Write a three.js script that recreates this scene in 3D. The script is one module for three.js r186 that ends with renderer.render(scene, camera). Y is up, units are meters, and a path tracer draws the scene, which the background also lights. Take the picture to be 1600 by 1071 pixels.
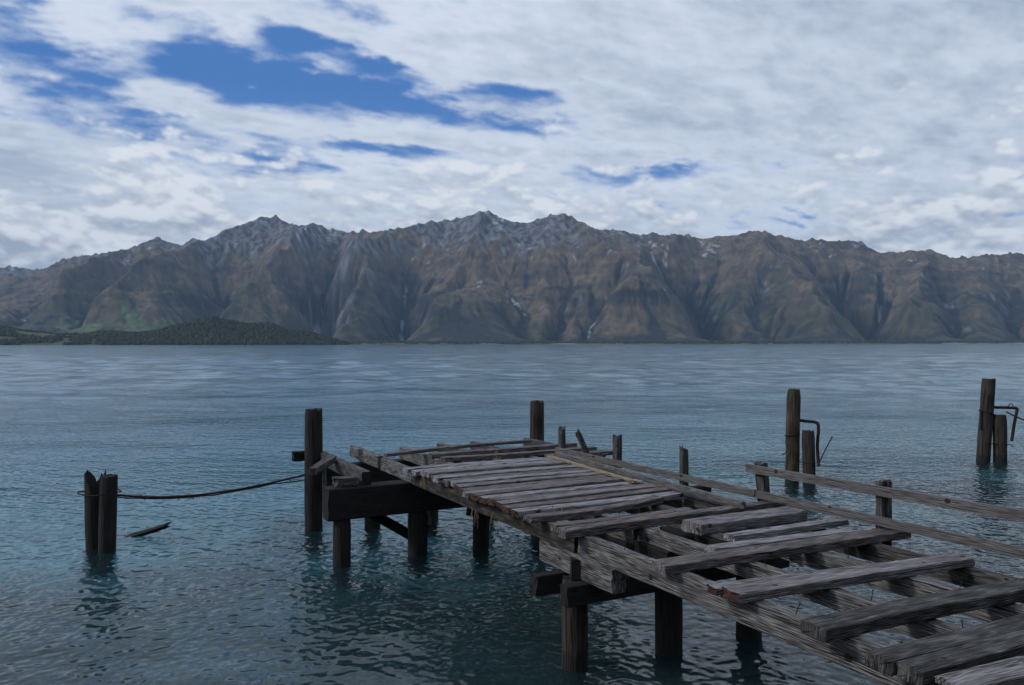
import * as THREE from 'three';
import { mergeGeometries, toCreasedNormals } from 'three/addons/utils/BufferGeometryUtils.js';

// ------------------------------------------------------------------ camera
const scene = new THREE.Scene();
const EYE = 3.2;
const camera = new THREE.PerspectiveCamera(46.37, 1600 / 1071, 0.1, 60000);
camera.position.set(0, EYE, 0);
camera.rotation.set(0.0015, 0, -0.0011);
scene.add(camera);
const renderer = new THREE.WebGLRenderer({ antialias: true });
renderer.setSize(1024, 685);
renderer.toneMapping = THREE.LinearToneMapping;
renderer.toneMappingExposure = 1.0;
renderer.shadowMap.enabled = true;

// ------------------------------------------------------------------ noise
function rng(seed) {
  let a = seed >>> 0;
  return () => { a = (a + 0x6D2B79F5) >>> 0; let t = a; t = Math.imul(t ^ (t >>> 15), t | 1); t ^= t + Math.imul(t ^ (t >>> 7), t | 61); return ((t ^ (t >>> 14)) >>> 0) / 4294967296; };
}
const PERM = new Uint8Array(512), GX = new Float32Array(256), GY = new Float32Array(256);
{
  const r = rng(7), p = [...Array(256).keys()];
  for (let i = 255; i > 0; i--) { const j = Math.floor(r() * (i + 1)); [p[i], p[j]] = [p[j], p[i]]; }
  for (let i = 0; i < 512; i++) PERM[i] = p[i & 255];
  for (let i = 0; i < 256; i++) { const a = r() * Math.PI * 2; GX[i] = Math.cos(a); GY[i] = Math.sin(a); }
}
function noise(x, y) {                                   // gradient noise, about -0.8 to 0.8
  const xi = Math.floor(x), yi = Math.floor(y), fx = x - xi, fy = y - yi, X = xi & 255, Y = yi & 255;
  const u = fx * fx * fx * (fx * (fx * 6 - 15) + 10), v = fy * fy * fy * (fy * (fy * 6 - 15) + 10);
  const a = PERM[PERM[X] + Y], b = PERM[PERM[X + 1] + Y], c = PERM[PERM[X] + Y + 1], d = PERM[PERM[X + 1] + Y + 1];
  const n0 = GX[a] * fx + GY[a] * fy, n1 = GX[b] * (fx - 1) + GY[b] * fy, n2 = GX[c] * fx + GY[c] * (fy - 1), n3 = GX[d] * (fx - 1) + GY[d] * (fy - 1);
  const p = n0 + u * (n1 - n0), q = n2 + u * (n3 - n2);
  return (p + v * (q - p)) * 1.5;
}
function fbm(x, y, oct, gain = 0.5, lac = 2.03) {
  let s = 0, a = 1, t = 0;
  for (let i = 0; i < oct; i++) { s += a * noise(x, y); t += a; a *= gain; x = x * lac + 17.3; y = y * lac - 9.1; }
  return s / t;
}
function ridged(x, y, oct) {
  let s = 0, a = 1, t = 0, w = 1;
  for (let i = 0; i < oct; i++) { let n = 1 - Math.abs(noise(x, y)) * 1.4; n *= n; s += a * n * w; t += a; w = Math.min(1, Math.max(0, n * 1.3)); a *= 0.5; x = x * 2.1 + 5.2; y = y * 2.1 + 1.3; }
  return s / t;
}
const clamp = (x, a = 0, b = 1) => Math.max(a, Math.min(b, x));
const smooth = (a, b, x) => { const t = clamp((x - a) / (b - a)); return t * t * (3 - 2 * t); };
const mix = (a, b, t) => a + (b - a) * t;
const mix3 = (a, b, t) => [mix(a[0], b[0], t), mix(a[1], b[1], t), mix(a[2], b[2], t)];

// ------------------------------------------------------------------ sky: air, a broken high cloud sheet and low cumulus
const SKY_W = 4096, SKY_H = 2048;
function makeSky() {
  const data = new Float32Array(SKY_W * SKY_H * 4);
  // openings in the high sheet: [azimuth, elevation, half width, half height (degrees), tilt, strength]
  const H = [];
  const gap = (px, py, rx, ry, tilt, k) => {           // tangent-plane measures turned into angles
    const az = Math.atan((px - 800) / 1250), el = Math.atan((538 - py) / 1250 * Math.cos(az));
    H.push([az, el, rx / 1250 * Math.cos(az), ry / 1250, tilt, k]);
  };
  gap(470, 128, 150, 32, 0.10, 0.95); gap(330, 120, 130, 26, 0.22, 0.7); gap(450, 62, 66, 20, 0.05, 0.65); gap(235, 18, 90, 24, 0.1, 0.55); gap(25, 18, 60, 30, 0.1, 0.5);
  gap(110, 92, 100, 26, 0.15, 0.5); gap(610, 105, 60, 16, 0.1, 0.6); gap(800, 190, 110, 26, 0.16, 0.75); gap(580, 232, 120, 13, 0.03, 0.75); gap(1015, 268, 120, 18, -0.02, 0.95);
  gap(810, 148, 80, 14, 0.1, 0.6); gap(1244, 349, 26, 7, 0, 0.75); gap(640, 160, 70, 20, 0.1, 0.6); gap(190, 190, 200, 40, 0.15, 0.36); gap(420, 262, 140, 18, 0.08, 0.30); gap(60, 130, 120, 30, 0.1, 0.3); gap(1560, 340, 40, 8, 0, 0.3); gap(910, 256, 30, 12, 0, 0.4);
  // thicker streaks: same form, closing the sheet
  const B = [];
  const bank = (px, py, rx, ry, tilt, k) => { gap(px, py, rx, ry, tilt, k); B.push(H.pop()); };
  bank(400, 182, 230, 24, 0.26, 0.75); bank(740, 225, 150, 22, 0.2, 0.6); bank(1250, 120, 420, 150, 0, 0.6); bank(700, 60, 210, 50, 0.1, 0.55); bank(360, 50, 50, 36, 0.4, 0.45); bank(130, 32, 66, 26, 0.3, 0.4); bank(440, 100, 60, 16, 0.0, 0.3); bank(240, 48, 60, 24, 0.5, 0.3); bank(250, 300, 500, 60, 0.05, 0.5);
  const blob = (L, az, el) => {
    let s = 0;
    for (const [a, e, ra, re, t, k] of L) {
      let x = az - a, y = el - e;
      if (Math.abs(x) > 2.2 * ra + 0.05 || Math.abs(y) > 2.2 * Math.max(re, ra * 0.5)) continue;
      const c = Math.cos(t), n = Math.sin(t), X = (x * c - y * n) / ra, Y = (x * n + y * c) / re;
      s += k * Math.exp(-(X * X + Y * Y));
    }
    return s;
  };
  for (let j = SKY_H / 2 - 30; j < SKY_H; j++) {
    const el = ((j + 0.5) / SKY_H - 0.5) * Math.PI, sy = Math.sin(el), cy = Math.cos(el), step = el > 1.2 ? 8 : el > 0.75 ? 4 : 1;
    for (let i = 0; i < SKY_W; i++) {
      const o = (j * SKY_W + i) * 4;
      let az = ((i + 0.5) / SKY_W - 0.25) * Math.PI * 2;
      if (az > Math.PI) az -= Math.PI * 2;
      const front = Math.abs(az) < 0.85;
      if ((!front && i % 4) || (step > 1 && i % step)) { for (let k = 0; k < 4; k++) data[o + k] = data[o - 4 + k]; continue; }
      const dx = cy * Math.sin(az), dz = -cy * Math.cos(az), den = Math.max(sy, 0) + 0.14;
      const X = dx / den, Z = dz / den, along = X * 0.876 - Z * 0.482, across = X * 0.482 + Z * 0.876;
      const oct = front ? 7 : 5;
      // high sheet
      const wx = fbm(X * 1.1 + 3.1, Z * 1.1, 2), wz = fbm(X * 1.1 - 8.2, Z * 1.1 + 4.4, 2);
      const f1 = fbm(along * 0.9 + wx * 0.25, across * 2.2 + wz * 0.25, oct, 0.55), f2 = fbm(along * 3.4 + wx * 0.4 + 40, across * 6.2 + wz * 0.4, oct - 1, 0.6), big = fbm(X * 0.35 + 11.2, Z * 0.35 + 5.1, 2);
      const f3 = fbm(along * 10 + 12, across * 15, front ? 5 : 2, 0.65), puffs = Math.abs(noise(X * 5.5 + f2, Z * 5.5)) + 0.5 * Math.abs(noise(X * 12 + f2, Z * 12 + 4));
      const waz = az + wx * 0.02 + f2 * 0.03, wel = el + wz * 0.01 + f2 * 0.018;
      const hole = blob(H, waz, wel);
      let c = 1.0 + f1 * 1.1 + f2 * 1.0 + f3 * 0.5 + (puffs - 0.35) * 0.45 + big * 0.3 - hole * 1.75 + blob(B, waz, wel) * 0.8;
      if (!front) c -= smooth(0.85, 1.2, Math.abs(az)) * 0.12;
      const dens = smooth(-0.25, 0.95, c), thick = smooth(0.6, 2.2, c);
      // air
      const air = mix3([0.26, 0.43, 0.74], [0.072, 0.20, 0.50], Math.pow(clamp(sy / 0.30), 0.6));
      // sheet colour: thin parts glow whiter, thick ones are greyer
      const g = fbm(X * 0.9 + 31, Z * 1.4 + 7, 4) * 0.8 + f2 * 0.5 + f3 * 0.42, grey = clamp(0.36 + g * 0.62 + 0.55 * (thick - 0.5) + 0.34 * smooth(-0.1, 0.5, az) * smooth(0.1, 0.4, el));
      let col = mix3([0.74, 0.79, 0.87], [0.42, 0.48, 0.58], grey);
      col = mix3(air, col, dens * 0.96);
      // low cumulus along the range
      if (el < 0.3) {
        const ex = az * 11, ey = el * 21, q = fbm(ex * 0.35 + 2, 9.3, 2), oc = front ? 6 : 4;
        const B0 = (x, y) => 0.75 * fbm(x * 0.8 + 5, y * 0.9, oc, 0.56) + 0.5 * (Math.abs(noise(x * 1.9 + 3, y * 2.1)) + 0.5 * Math.abs(noise(x * 4.3, y * 4.6 + 8)) + 0.25 * Math.abs(noise(x * 9.3, y * 9.6 + 8)) - 0.42);
        const b = B0(ex, ey), up = B0(ex, ey + 0.30), bias = (0.175 + q * 0.07 - el) * 4.2;
        const m = smooth(-0.08, 0.26, b + clamp(bias, -1, 0.34));
        const lit = clamp(0.50 + (b - up) * 1.5 + b * 0.45 + q * 0.4 - 0.22 * smooth(-0.45, -0.65, az) * smooth(0.13, 0.08, el));
        const lc = mix3([0.37, 0.42, 0.51], [0.83, 0.85, 0.88], lit);
        col = mix3(col, lc, m * 0.92);
      }
      data[o] = col[0] * 0.965; data[o + 1] = col[1]; data[o + 2] = col[2] * 1.035; data[o + 3] = 1;
    }
  }
  for (let j = 0; j < SKY_H / 2 - 30; j++) for (let i = 0; i < SKY_W; i++) { const o = (j * SKY_W + i) * 4; data[o] = 0.10; data[o + 1] = 0.13; data[o + 2] = 0.16; data[o + 3] = 1; }
  const t = new THREE.DataTexture(data, SKY_W, SKY_H, THREE.RGBAFormat, THREE.FloatType);
  t.mapping = THREE.EquirectangularReflectionMapping; t.magFilter = THREE.LinearFilter; t.minFilter = THREE.LinearFilter; t.wrapS = THREE.RepeatWrapping;
  t.colorSpace = THREE.LinearSRGBColorSpace; t.needsUpdate = true;
  return t;
}
const T0 = Date.now();
const skyMap = makeSky();
scene.background = skyMap; scene.environment = skyMap;
scene.fog = new THREE.FogExp2(new THREE.Color(0.42, 0.66, 1.0), 0.000034);
console.log('sky', Date.now() - T0);

// ------------------------------------------------------------------ sun, veiled by cloud: high on the left
const sun = new THREE.DirectionalLight(new THREE.Color(1.0, 0.96, 0.92), 1.5);
sun.position.set(-100, 68, 4); sun.target.position.set(0, 0, -10);
sun.castShadow = true; sun.shadow.radius = 20; sun.shadow.mapSize.set(2048, 2048);
sun.shadow.camera.left = -40; sun.shadow.camera.right = 40; sun.shadow.camera.top = 40; sun.shadow.camera.bottom = -40; sun.shadow.camera.near = 1; sun.shadow.camera.far = 300;
scene.add(sun, sun.target);

// ------------------------------------------------------------------ helpers
const used = {};
function numbered(name) { const n = used[name] = (used[name] ?? -1) + 1; return n ? `${name}_${String(n).padStart(3, '0')}` : name; }
function mesh(name, geo, mat, parent) { const m = new THREE.Mesh(geo, mat); m.name = parent === scene ? numbered(name) : name; m.castShadow = m.receiveShadow = true; parent.add(m); return m; }
function structure(name, geo, mat) { const m = mesh(name, geo, mat, scene); m.userData.kind = 'structure'; return m; }
function thing(name, label, category, pos = [0, 0, 0]) { const g = new THREE.Group(); g.name = numbered(name); g.position.set(...pos); g.userData = { label, category }; scene.add(g); return g; }
function part(name, parent) { const g = new THREE.Group(); g.name = name; parent.add(g); return g; }
function tex(w, h, fn, srgb) {                       // fn(u, v) -> [r, g, b] (0..1, sRGB for colour maps)
  const d = new Uint8Array(w * h * 4);
  for (let j = 0; j < h; j++) for (let i = 0; i < w; i++) { const c = fn((i + 0.5) / w, (j + 0.5) / h), o = (j * w + i) * 4; for (let k = 0; k < 3; k++) d[o + k] = clamp(c[k]) * 255; d[o + 3] = 255; }
  const t = new THREE.DataTexture(d, w, h); t.wrapS = t.wrapT = THREE.RepeatWrapping; t.magFilter = THREE.LinearFilter; t.minFilter = THREE.LinearMipmapLinearFilter; t.generateMipmaps = true;
  if (srgb) t.colorSpace = THREE.SRGBColorSpace; t.needsUpdate = true; return t;
}

// ------------------------------------------------------------------ the range across the lake: an eroded height field
const CREST = [-700, 440, -500, 432, -250, 425, -120, 418, 0, 416, 40, 419, 66, 421, 100, 405, 140, 397, 165, 397, 200, 387, 225, 376, 248, 371, 270, 377, 285, 381, 305, 374, 320, 377, 345, 362, 375, 350, 395, 341, 405, 336, 420, 338, 432, 336, 448, 346, 465, 350, 485, 349, 500, 350, 512, 358, 540, 361, 590, 364, 620, 357, 660, 347, 690, 345, 720, 340, 745, 332, 762, 329, 780, 338, 797, 346, 815, 345, 830, 348, 850, 338, 877, 333, 900, 341, 915, 347, 930, 359, 962, 357, 985, 362, 1020, 366, 1055, 364, 1090, 370, 1130, 370, 1160, 364, 1187, 361, 1215, 368, 1260, 374, 1310, 378, 1345, 378, 1372, 395, 1400, 397, 1430, 392, 1452, 390, 1475, 396, 1490, 405, 1540, 400, 1580, 397, 1650, 400, 1800, 408, 2000, 402, 2300, 420];
function lookup(T, x) { let i = 0; while (i < T.length - 4 && T[i + 2] < x) i += 2; return mix(T[i + 1], T[i + 3], clamp((x - T[i]) / (T[i + 2] - T[i]))); }
const crestTan = (a) => (538 - lookup(CREST, a * 1250 + 800)) / 1250;
const FOOT = [-700, 4300, 0, 4500, 300, 4700, 560, 4950, 900, 4800, 1250, 4700, 1600, 4700, 2300, 4600];
const RIDGE = [-700, 8600, 0, 8300, 160, 7600, 420, 7500, 600, 7300, 760, 7200, 900, 7000, 1050, 7150, 1190, 6900, 1350, 7000, 1460, 6900, 1600, 6900, 2300, 6800];
const footZ = (a) => lookup(FOOT, a * 1250 + 800) + 160 * noise(a * 9, 3.3);
const ridgeZ = (a) => lookup(RIDGE, a * 1250 + 800) + 120 * noise(a * 12, 8.1);
function profile(q) { return q < 0 ? 0 : q < 1 ? 0.30 * q + 0.70 * Math.pow(q, 1.35) : Math.max(0, 1 - (q - 1) * 1.05); }
const CELL = 14, GX0 = -7600, GZ0 = 3900, NX = 1086, NZ = 372;
const hgt = new Float32Array(NX * NZ), bare = new Float32Array(NX * NZ), flow = new Float32Array(NX * NZ);
function toPlan(px, py) {                              // a point seen on the slope -> place on the map
  const a = (px - 800) / 1250, e = (538 - py) / 1250; let z = footZ(a);
  const f = footZ(a), r = ridgeZ(a), c = crestTan(a) * r;
  for (let k = 0; k < 200; k++) { z = f + (r - f) * k / 200; if (c * profile(k / 200) / z > e) break; }
  return [a * z, z];
}
const GULLIES = [   // [depth, width, ...points]
  [150, 190, 250, 400, 205, 440, 165, 470, 110, 508], [230, 210, 405, 376, 385, 425, 340, 465, 300, 503], [270, 240, 478, 392, 500, 440, 508, 485, 490, 522], [90, 120, 330, 395, 345, 430, 372, 445],
  [230, 200, 612, 385, 640, 440, 635, 480, 605, 528], [120, 110, 540, 380, 520, 420, 504, 450], [130, 130, 884, 385, 886, 440, 872, 480, 862, 526], [120, 110, 990, 440, 930, 485, 896, 526], [220, 230, 1065, 395, 1092, 450, 1122, 495, 1142, 527],
  [230, 230, 1322, 420, 1345, 460, 1372, 500, 1388, 528], [90, 120, 780, 400, 815, 455, 822, 510], [100, 120, 700, 385, 730, 430, 690, 455, 645, 470], [110, 130, 130, 415, 60, 470, 20, 500], [120, 140, 1240, 400, 1300, 430, 1340, 452],
  [90, 100, 1010, 390, 1050, 430, 1090, 448], [90, 110, 1180, 420, 1190, 470, 1215, 520], [100, 120, 1470, 415, 1480, 460, 1500, 520], [110, 130, 1580, 420, 1590, 480, 1600, 525], [140, 160, 1700, 420, 1720, 500], [140, 160, -60, 430, -140, 500], [140, 180, -250, 440, -330, 505], [80, 90, 950, 385, 962, 420, 985, 438],
].map(([d, w, ...p]) => { const q = []; for (let i = 0; i < p.length; i += 2) q.push(toPlan(p[i], p[i + 1])); return { d, w, q }; });
const SPURS = [     // ridges that run down towards the lake
  [130, 170, 400, 345, 330, 395, 240, 450, 150, 500], [120, 150, 500, 355, 455, 405, 400, 450, 350, 490], [110, 160, 585, 370, 560, 420, 560, 470, 545, 510], [120, 160, 690, 350, 600, 400, 545, 440], [90, 150, 760, 335, 750, 390, 700, 440, 680, 500],
  [90, 150, 880, 340, 930, 400, 960, 430, 990, 500], [90, 160, 1187, 365, 1200, 420, 1260, 470, 1290, 515], [90, 170, 1452, 395, 1440, 440, 1440, 500], [110, 150, 248, 375, 190, 420, 90, 480], [80, 150, 1090, 375, 1000, 430, 1010, 500],
].map(([d, w, ...p]) => { const q = []; for (let i = 0; i < p.length; i += 2) q.push(toPlan(p[i], p[i + 1])); return { d, w, q }; });
function nearLine(q, x, z) {
  let best = 1e9, along = 0;
  for (let i = 0; i + 1 < q.length; i++) {
    const [ax, az] = q[i], [bx, bz] = q[i + 1], dx = bx - ax, dz = bz - az, t = clamp(((x - ax) * dx + (z - az) * dz) / (dx * dx + dz * dz)), d = Math.hypot(x - ax - dx * t, z - az - dz * t);
    if (d < best) { best = d; along = (i + t) / (q.length - 1); }
  }
  return [best, along];
}
for (const g of [...GULLIES, ...SPURS]) { g.lo = [Math.min(...g.q.map((p) => p[0])) - 900, Math.min(...g.q.map((p) => p[1])) - 900]; g.hi = [Math.max(...g.q.map((p) => p[0])) + 900, Math.max(...g.q.map((p) => p[1])) + 900]; }
for (let j = 0; j < NZ; j++) for (let i = 0; i < NX; i++) {
  const x = GX0 + i * CELL, z = GZ0 + j * CELL, a = x / z, f = footZ(a), r = ridgeZ(a), q = (z - f) / (r - f);
  let h = crestTan(a) * r * profile(q);
  const wx = x + 130 * fbm(x / 420, z / 420, 3), wz = z + 130 * fbm(x / 420 + 9, z / 420 + 4, 3), env = smooth(-0.02, 0.3, q) * (1 - 0.35 * smooth(0.75, 1.0, q));
  for (const g of GULLIES) { if (wx < g.lo[0] || wx > g.hi[0] || wz < g.lo[1] || wz > g.hi[1]) continue; const [d, al] = nearLine(g.q, wx, wz); const k = Math.exp(-Math.pow(d / (g.w * 0.85), 0.95)); h -= 2.2 * g.d * k * smooth(-0.1, 0.5, al) * env; }
  for (const g of SPURS) { if (wx < g.lo[0] || wx > g.hi[0] || wz < g.lo[1] || wz > g.hi[1]) continue; const [d] = nearLine(g.q, wx, wz); h += 2.6 * g.d * Math.exp(-Math.pow(d / (g.w * 1.7), 1.0)) * env; }
  h += env * (100 * (ridged(x / 1900 + 3, z / 2200 + 1, 4) - 0.5) + 34 * fbm(x / 300, z / 480, 4)) * (0.5 + 0.6 * clamp(q));
  h += smooth(0.55, 1.05, q) * 55 * (ridged(x / 330 + 7, z / 330, 4) - 0.45);
  hgt[j * NX + i] = q < 0 ? Math.max(2, 6 + 10 * q * 1) * smooth(-0.25, -0.2, q) - 3 * (1 - smooth(-0.25, -0.2, q)) : h + 5;
}
{ // running water: droplets cut the gullies and drop scree
  const r = rng(99);
  for (let n = 0; n < 105000; n++) {
    let x = 2 + r() * (NX - 5), y = NZ * (0.12 + 0.86 * r()); y = Math.min(y, NZ - 4);
    let dx = 0, dy = 0, v = 1, water = 1, sed = 0;
    for (let k = 0; k < 70; k++) {
      const xi = x | 0, yi = y | 0, fx = x - xi, fy = y - yi, o = yi * NX + xi;
      const h00 = hgt[o], h10 = hgt[o + 1], h01 = hgt[o + NX], h11 = hgt[o + NX + 1];
      const gx = (h10 - h00) * (1 - fy) + (h11 - h01) * fy, gy = (h01 - h00) * (1 - fx) + (h11 - h10) * fx, h = (h00 * (1 - fx) + h10 * fx) * (1 - fy) + (h01 * (1 - fx) + h11 * fx) * fy;
      dx = dx * 0.25 - gx * 0.75; dy = dy * 0.25 - gy * 0.75; const l = Math.hypot(dx, dy); if (l < 1e-4) break; dx /= l; dy /= l;
      const nx = x + dx, ny = y + dy; if (nx < 1 || ny < 1 || nx > NX - 3 || ny > NZ - 3) break;
      const mi = nx | 0, mj = ny | 0, p = mj * NX + mi, ex = nx - mi, ey = ny - mj;
      const nh = (hgt[p] * (1 - ex) + hgt[p + 1] * ex) * (1 - ey) + (hgt[p + NX] * (1 - ex) + hgt[p + NX + 1] * ex) * ey, dh = nh - h;
      flow[o] += water;
      const cap = Math.max(-dh, 0.05) * v * water * 0.55;
      if (dh > 0 || sed > cap) { const dep = dh > 0 ? Math.min(dh, sed) : (sed - cap) * 0.25; sed -= dep; hgt[o] += dep * (1 - fx) * (1 - fy); hgt[o + 1] += dep * fx * (1 - fy); hgt[o + NX] += dep * (1 - fx) * fy; hgt[o + NX + 1] += dep * fx * fy; bare[o] += dep; }
      else { const er = Math.min((cap - sed) * 0.22, -dh); sed += er; hgt[o] -= er * (1 - fx) * (1 - fy); hgt[o + 1] -= er * fx * (1 - fy); hgt[o + NX] -= er * (1 - fx) * fy; hgt[o + NX + 1] -= er * fx * fy; }
      v = Math.sqrt(Math.max(0.05, v * v * 0.8 - dh * 0.12)); water *= 0.985; x = nx; y = ny; if (nh < 3) break;
    }
  }
}
console.log('erosion', Date.now() - T0);
const at = (F, x, z) => { const u = clamp((x - GX0) / CELL, 0, NX - 1.01), v = clamp((z - GZ0) / CELL, 0, NZ - 1.01), i = u | 0, j = v | 0, f = u - i, g = v - j, o = j * NX + i; return (F[o] * (1 - f) + F[o + 1] * f) * (1 - g) + (F[o + NX] * (1 - f) + F[o + NX + 1] * f) * g; };
{
  const flowS = new Float32Array(NX * NZ), bareS = new Float32Array(NX * NZ);
  for (let j = 1; j < NZ - 1; j++) for (let i = 1; i < NX - 1; i++) { let s = 0, b = 0; for (let y = -1; y <= 1; y++) for (let x = -1; x <= 1; x++) { s += flow[(j + y) * NX + i + x]; b += bare[(j + y) * NX + i + x]; } flowS[j * NX + i] = s / 9; bareS[j * NX + i] = b / 9; }
  flow.set(flowS); bare.set(bareS);
}
{
  // mesh: a fan of columns, so that near and far slopes carry equal detail
  const NA = 1400, A0 = -0.92, A1 = 0.92, NR = 330, pos = new Float32Array(NA * NR * 3), col = new Float32Array(NA * NR * 3), idx = [];
  const lift = new Float32Array(NA);                    // brings each column's skyline to its surveyed height
  for (let i = 0; i < NA; i++) {
    const a = mix(A0, A1, i / (NA - 1)); let m = 0;
    for (let k = 0; k < 360; k++) { const z = mix(5600, 8900, k / 359); const x = a * z; if (x < GX0 || x > GX0 + (NX - 1) * CELL) continue; m = Math.max(m, at(hgt, x, z) / z); }
    lift[i] = m > 0.01 ? (crestTan(a) + 0.0012 * fbm(a * 160, 1.5, 3)) / m : 1;
  }
  const liftS = lift.map((_, i) => { let s = 0, w = 0; for (let k = -3; k <= 3; k++) { const q = lift[clamp(i + k, 0, NA - 1)], g = Math.exp(-k * k / 3); s += q * g; w += g; } return s / w; });
  for (let i = 0; i < NA; i++) for (let k = 0; k < NR; k++) {
    const a = mix(A0, A1, i / (NA - 1)), z = mix(4050, 9050, k / (NR - 1)), x = a * z, q = (z - footZ(a)) / (ridgeZ(a) - footZ(a)), o = (k * NA + i) * 3;
    let h = at(hgt, x, z); h *= mix(1, liftS[i], smooth(0.1, 0.9, q));
    h += smooth(0.05, 0.35, q) * (17 * fbm(x / 60, z / 75, 3) + 34 * (ridged(x / 260 + 3 + 0.5 * fbm(x / 300, z / 300, 2), z / 330, 4) - 0.5) + smooth(0.7, 0.95, q) * 16 * (ridged(x / 90, z / 120, 3) - 0.5));
    if (Math.abs(x) > 7400) h = Math.min(h, 500);
    pos[o] = x; pos[o + 1] = h; pos[o + 2] = -z;
  }
  for (let k = 0; k < NR - 1; k++) for (let i = 0; i < NA - 1; i++) { const o = k * NA + i; idx.push(o, o + 1, o + NA, o + 1, o + NA + 1, o + NA); }
  const geo = new THREE.BufferGeometry(); geo.setAttribute('position', new THREE.BufferAttribute(pos, 3)); geo.setIndex(idx); geo.computeVertexNormals();
  const nrm = geo.attributes.normal;
  // ground cover: rock and scree, tawny tussock, olive scrub, dark beech forest, pasture
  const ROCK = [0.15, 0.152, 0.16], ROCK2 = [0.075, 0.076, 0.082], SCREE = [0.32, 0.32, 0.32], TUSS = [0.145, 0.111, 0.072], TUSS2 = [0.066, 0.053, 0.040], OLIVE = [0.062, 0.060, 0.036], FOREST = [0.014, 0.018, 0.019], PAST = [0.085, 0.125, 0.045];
  for (let i = 0; i < NA * NR; i++) {
    const x = pos[i * 3], h = pos[i * 3 + 1], z = -pos[i * 3 + 2], px = x / z * 1250 + 800, ny = nrm.getY(i), fl = at(flow, x, z), br = at(bare, x, z);
    const n1 = fbm(x / 900, z / 900, 4), n2 = fbm(x / 140, z / 200, 4), n3 = fbm(x / 45, z / 60, 3), n4 = fbm(x / 260 + 40, z / 700, 4), n5 = fbm(x / 420 + 3, h / 60 + z / 900, 4);
    let c = mix3(TUSS, TUSS2, smooth(-0.25, 0.3, n2 * 1.2 + n1 * 0.6 + n5 * 0.5 + n3 * 0.4));
    c = mix3(c, OLIVE, smooth(-0.25, 0.3, (330 - h) / 900 + n1 * 0.8 + n2 * 0.5));
    // bluffs: bands of broken rock and scrub that follow the contours
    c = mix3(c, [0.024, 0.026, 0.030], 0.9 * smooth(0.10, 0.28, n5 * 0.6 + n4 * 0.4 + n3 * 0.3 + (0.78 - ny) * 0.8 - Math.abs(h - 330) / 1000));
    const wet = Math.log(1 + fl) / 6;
    c = mix3(c, FOREST, 0.92 * smooth(0.27, 0.38, wet * 0.84 + n2 * 0.25 + n1 * 0.3 + (240 - h) / 1600));  // gully forest, spread and darkened to paint in gully shade as well
    c = mix3(c, FOREST, 0.9 * smooth(0.0, 0.16, (70 - h) / 330 + n2 * 0.3 - (px < 420 ? 0.12 : 0)));
    const past = smooth(0.02, 0.2, (210 - h) / 600 + n2 * 0.4 + n3 * 0.2 - Math.abs(px - 200) / 480 + 0.12 - wet * 0.15); c = mix3(c, PAST, past * 0.9);
    const peaks = smooth(560, 1050, (px < 1000 ? h + 40 : h - 260) + 260 * n1 + 120 * n2);
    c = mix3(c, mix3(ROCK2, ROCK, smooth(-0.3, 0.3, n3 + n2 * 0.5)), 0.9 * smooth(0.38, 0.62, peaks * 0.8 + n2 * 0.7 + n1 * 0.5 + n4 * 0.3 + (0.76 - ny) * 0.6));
    c = mix3(c, SCREE, 0.75 * smooth(0.60, 0.80, peaks * 0.42 + n4 * 0.8 + n3 * 0.3 + br * 0.01));
    c = mix3(c, SCREE, 0.7 * smooth(0.60, 0.76, n4 * 0.9 + n3 * 0.6 + n2 * 0.3 + (h - 350) / 2200));
    const v = 0.86 * (1 + n3 * 0.95 + n2 * 0.35); col[i * 3] = c[0] * v; col[i * 3 + 1] = c[1] * v; col[i * 3 + 2] = c[2] * v;
  }
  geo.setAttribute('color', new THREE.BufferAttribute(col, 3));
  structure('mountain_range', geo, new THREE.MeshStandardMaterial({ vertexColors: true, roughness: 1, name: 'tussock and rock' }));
}
console.log('range', Date.now() - T0);

// ------------------------------------------------------------------ wooded headland on the left, low wooded flats under the range, a gravel spit
const leafTint = new THREE.MeshStandardMaterial({ color: 0xffffff, roughness: 1, name: 'far foliage' });
function clumpGeo(seed) { const g = new THREE.IcosahedronGeometry(1, 1), p = g.attributes.position; for (let i = 0; i < p.count; i++) { const x = p.getX(i), y = p.getY(i), z = p.getZ(i), k = 1 + 0.5 * noise(x * 2.3 + seed, y * 2.3 + z * 3.1); p.setXYZ(i, x * k, y * k * 1.15, z * k); } g.computeVertexNormals(); return g; }
function forest(name, count, seed, place, label) {
  const m = new THREE.InstancedMesh(clumpGeo(seed), leafTint, count), r = rng(seed), M = new THREE.Matrix4(), q = new THREE.Quaternion(), up = new THREE.Vector3(0, 1, 0), c = new THREE.Color();
  let n = 0, guard = 0;
  while (n < count && guard++ < count * 30) { const p = place(r); if (!p) continue; const [x, y, z, s] = p; q.setFromAxisAngle(up, r() * 7); M.compose(new THREE.Vector3(x, y, z), q, new THREE.Vector3(s * (0.8 + 0.5 * r()), s * (0.8 + 0.7 * r()), s * (0.8 + 0.5 * r()))); m.setMatrixAt(n, M); const k = 0.55 + 0.8 * r(), w = r(); c.setRGB(0.030 * k + 0.014 * w, 0.042 * k + 0.010 * w, 0.026 * k); m.setColorAt(n, c); n++; }
  m.count = n; m.name = name; m.castShadow = m.receiveShadow = true; m.userData = { kind: 'stuff', label, category: 'forest' }; scene.add(m);
}
const HEAD = [-400, 514, -150, 512, -40, 508, 0, 508, 40, 516, 90, 521, 130, 522, 160, 517, 185, 518, 215, 521, 240, 518, 262, 512, 290, 506, 310, 501, 335, 497.5, 360, 501, 385, 506, 405, 505, 425, 506, 440, 513, 465, 518, 490, 521, 510, 528, 530, 533, 545, 537, 560, 541, 600, 545];
const HZ = 3000;
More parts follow.
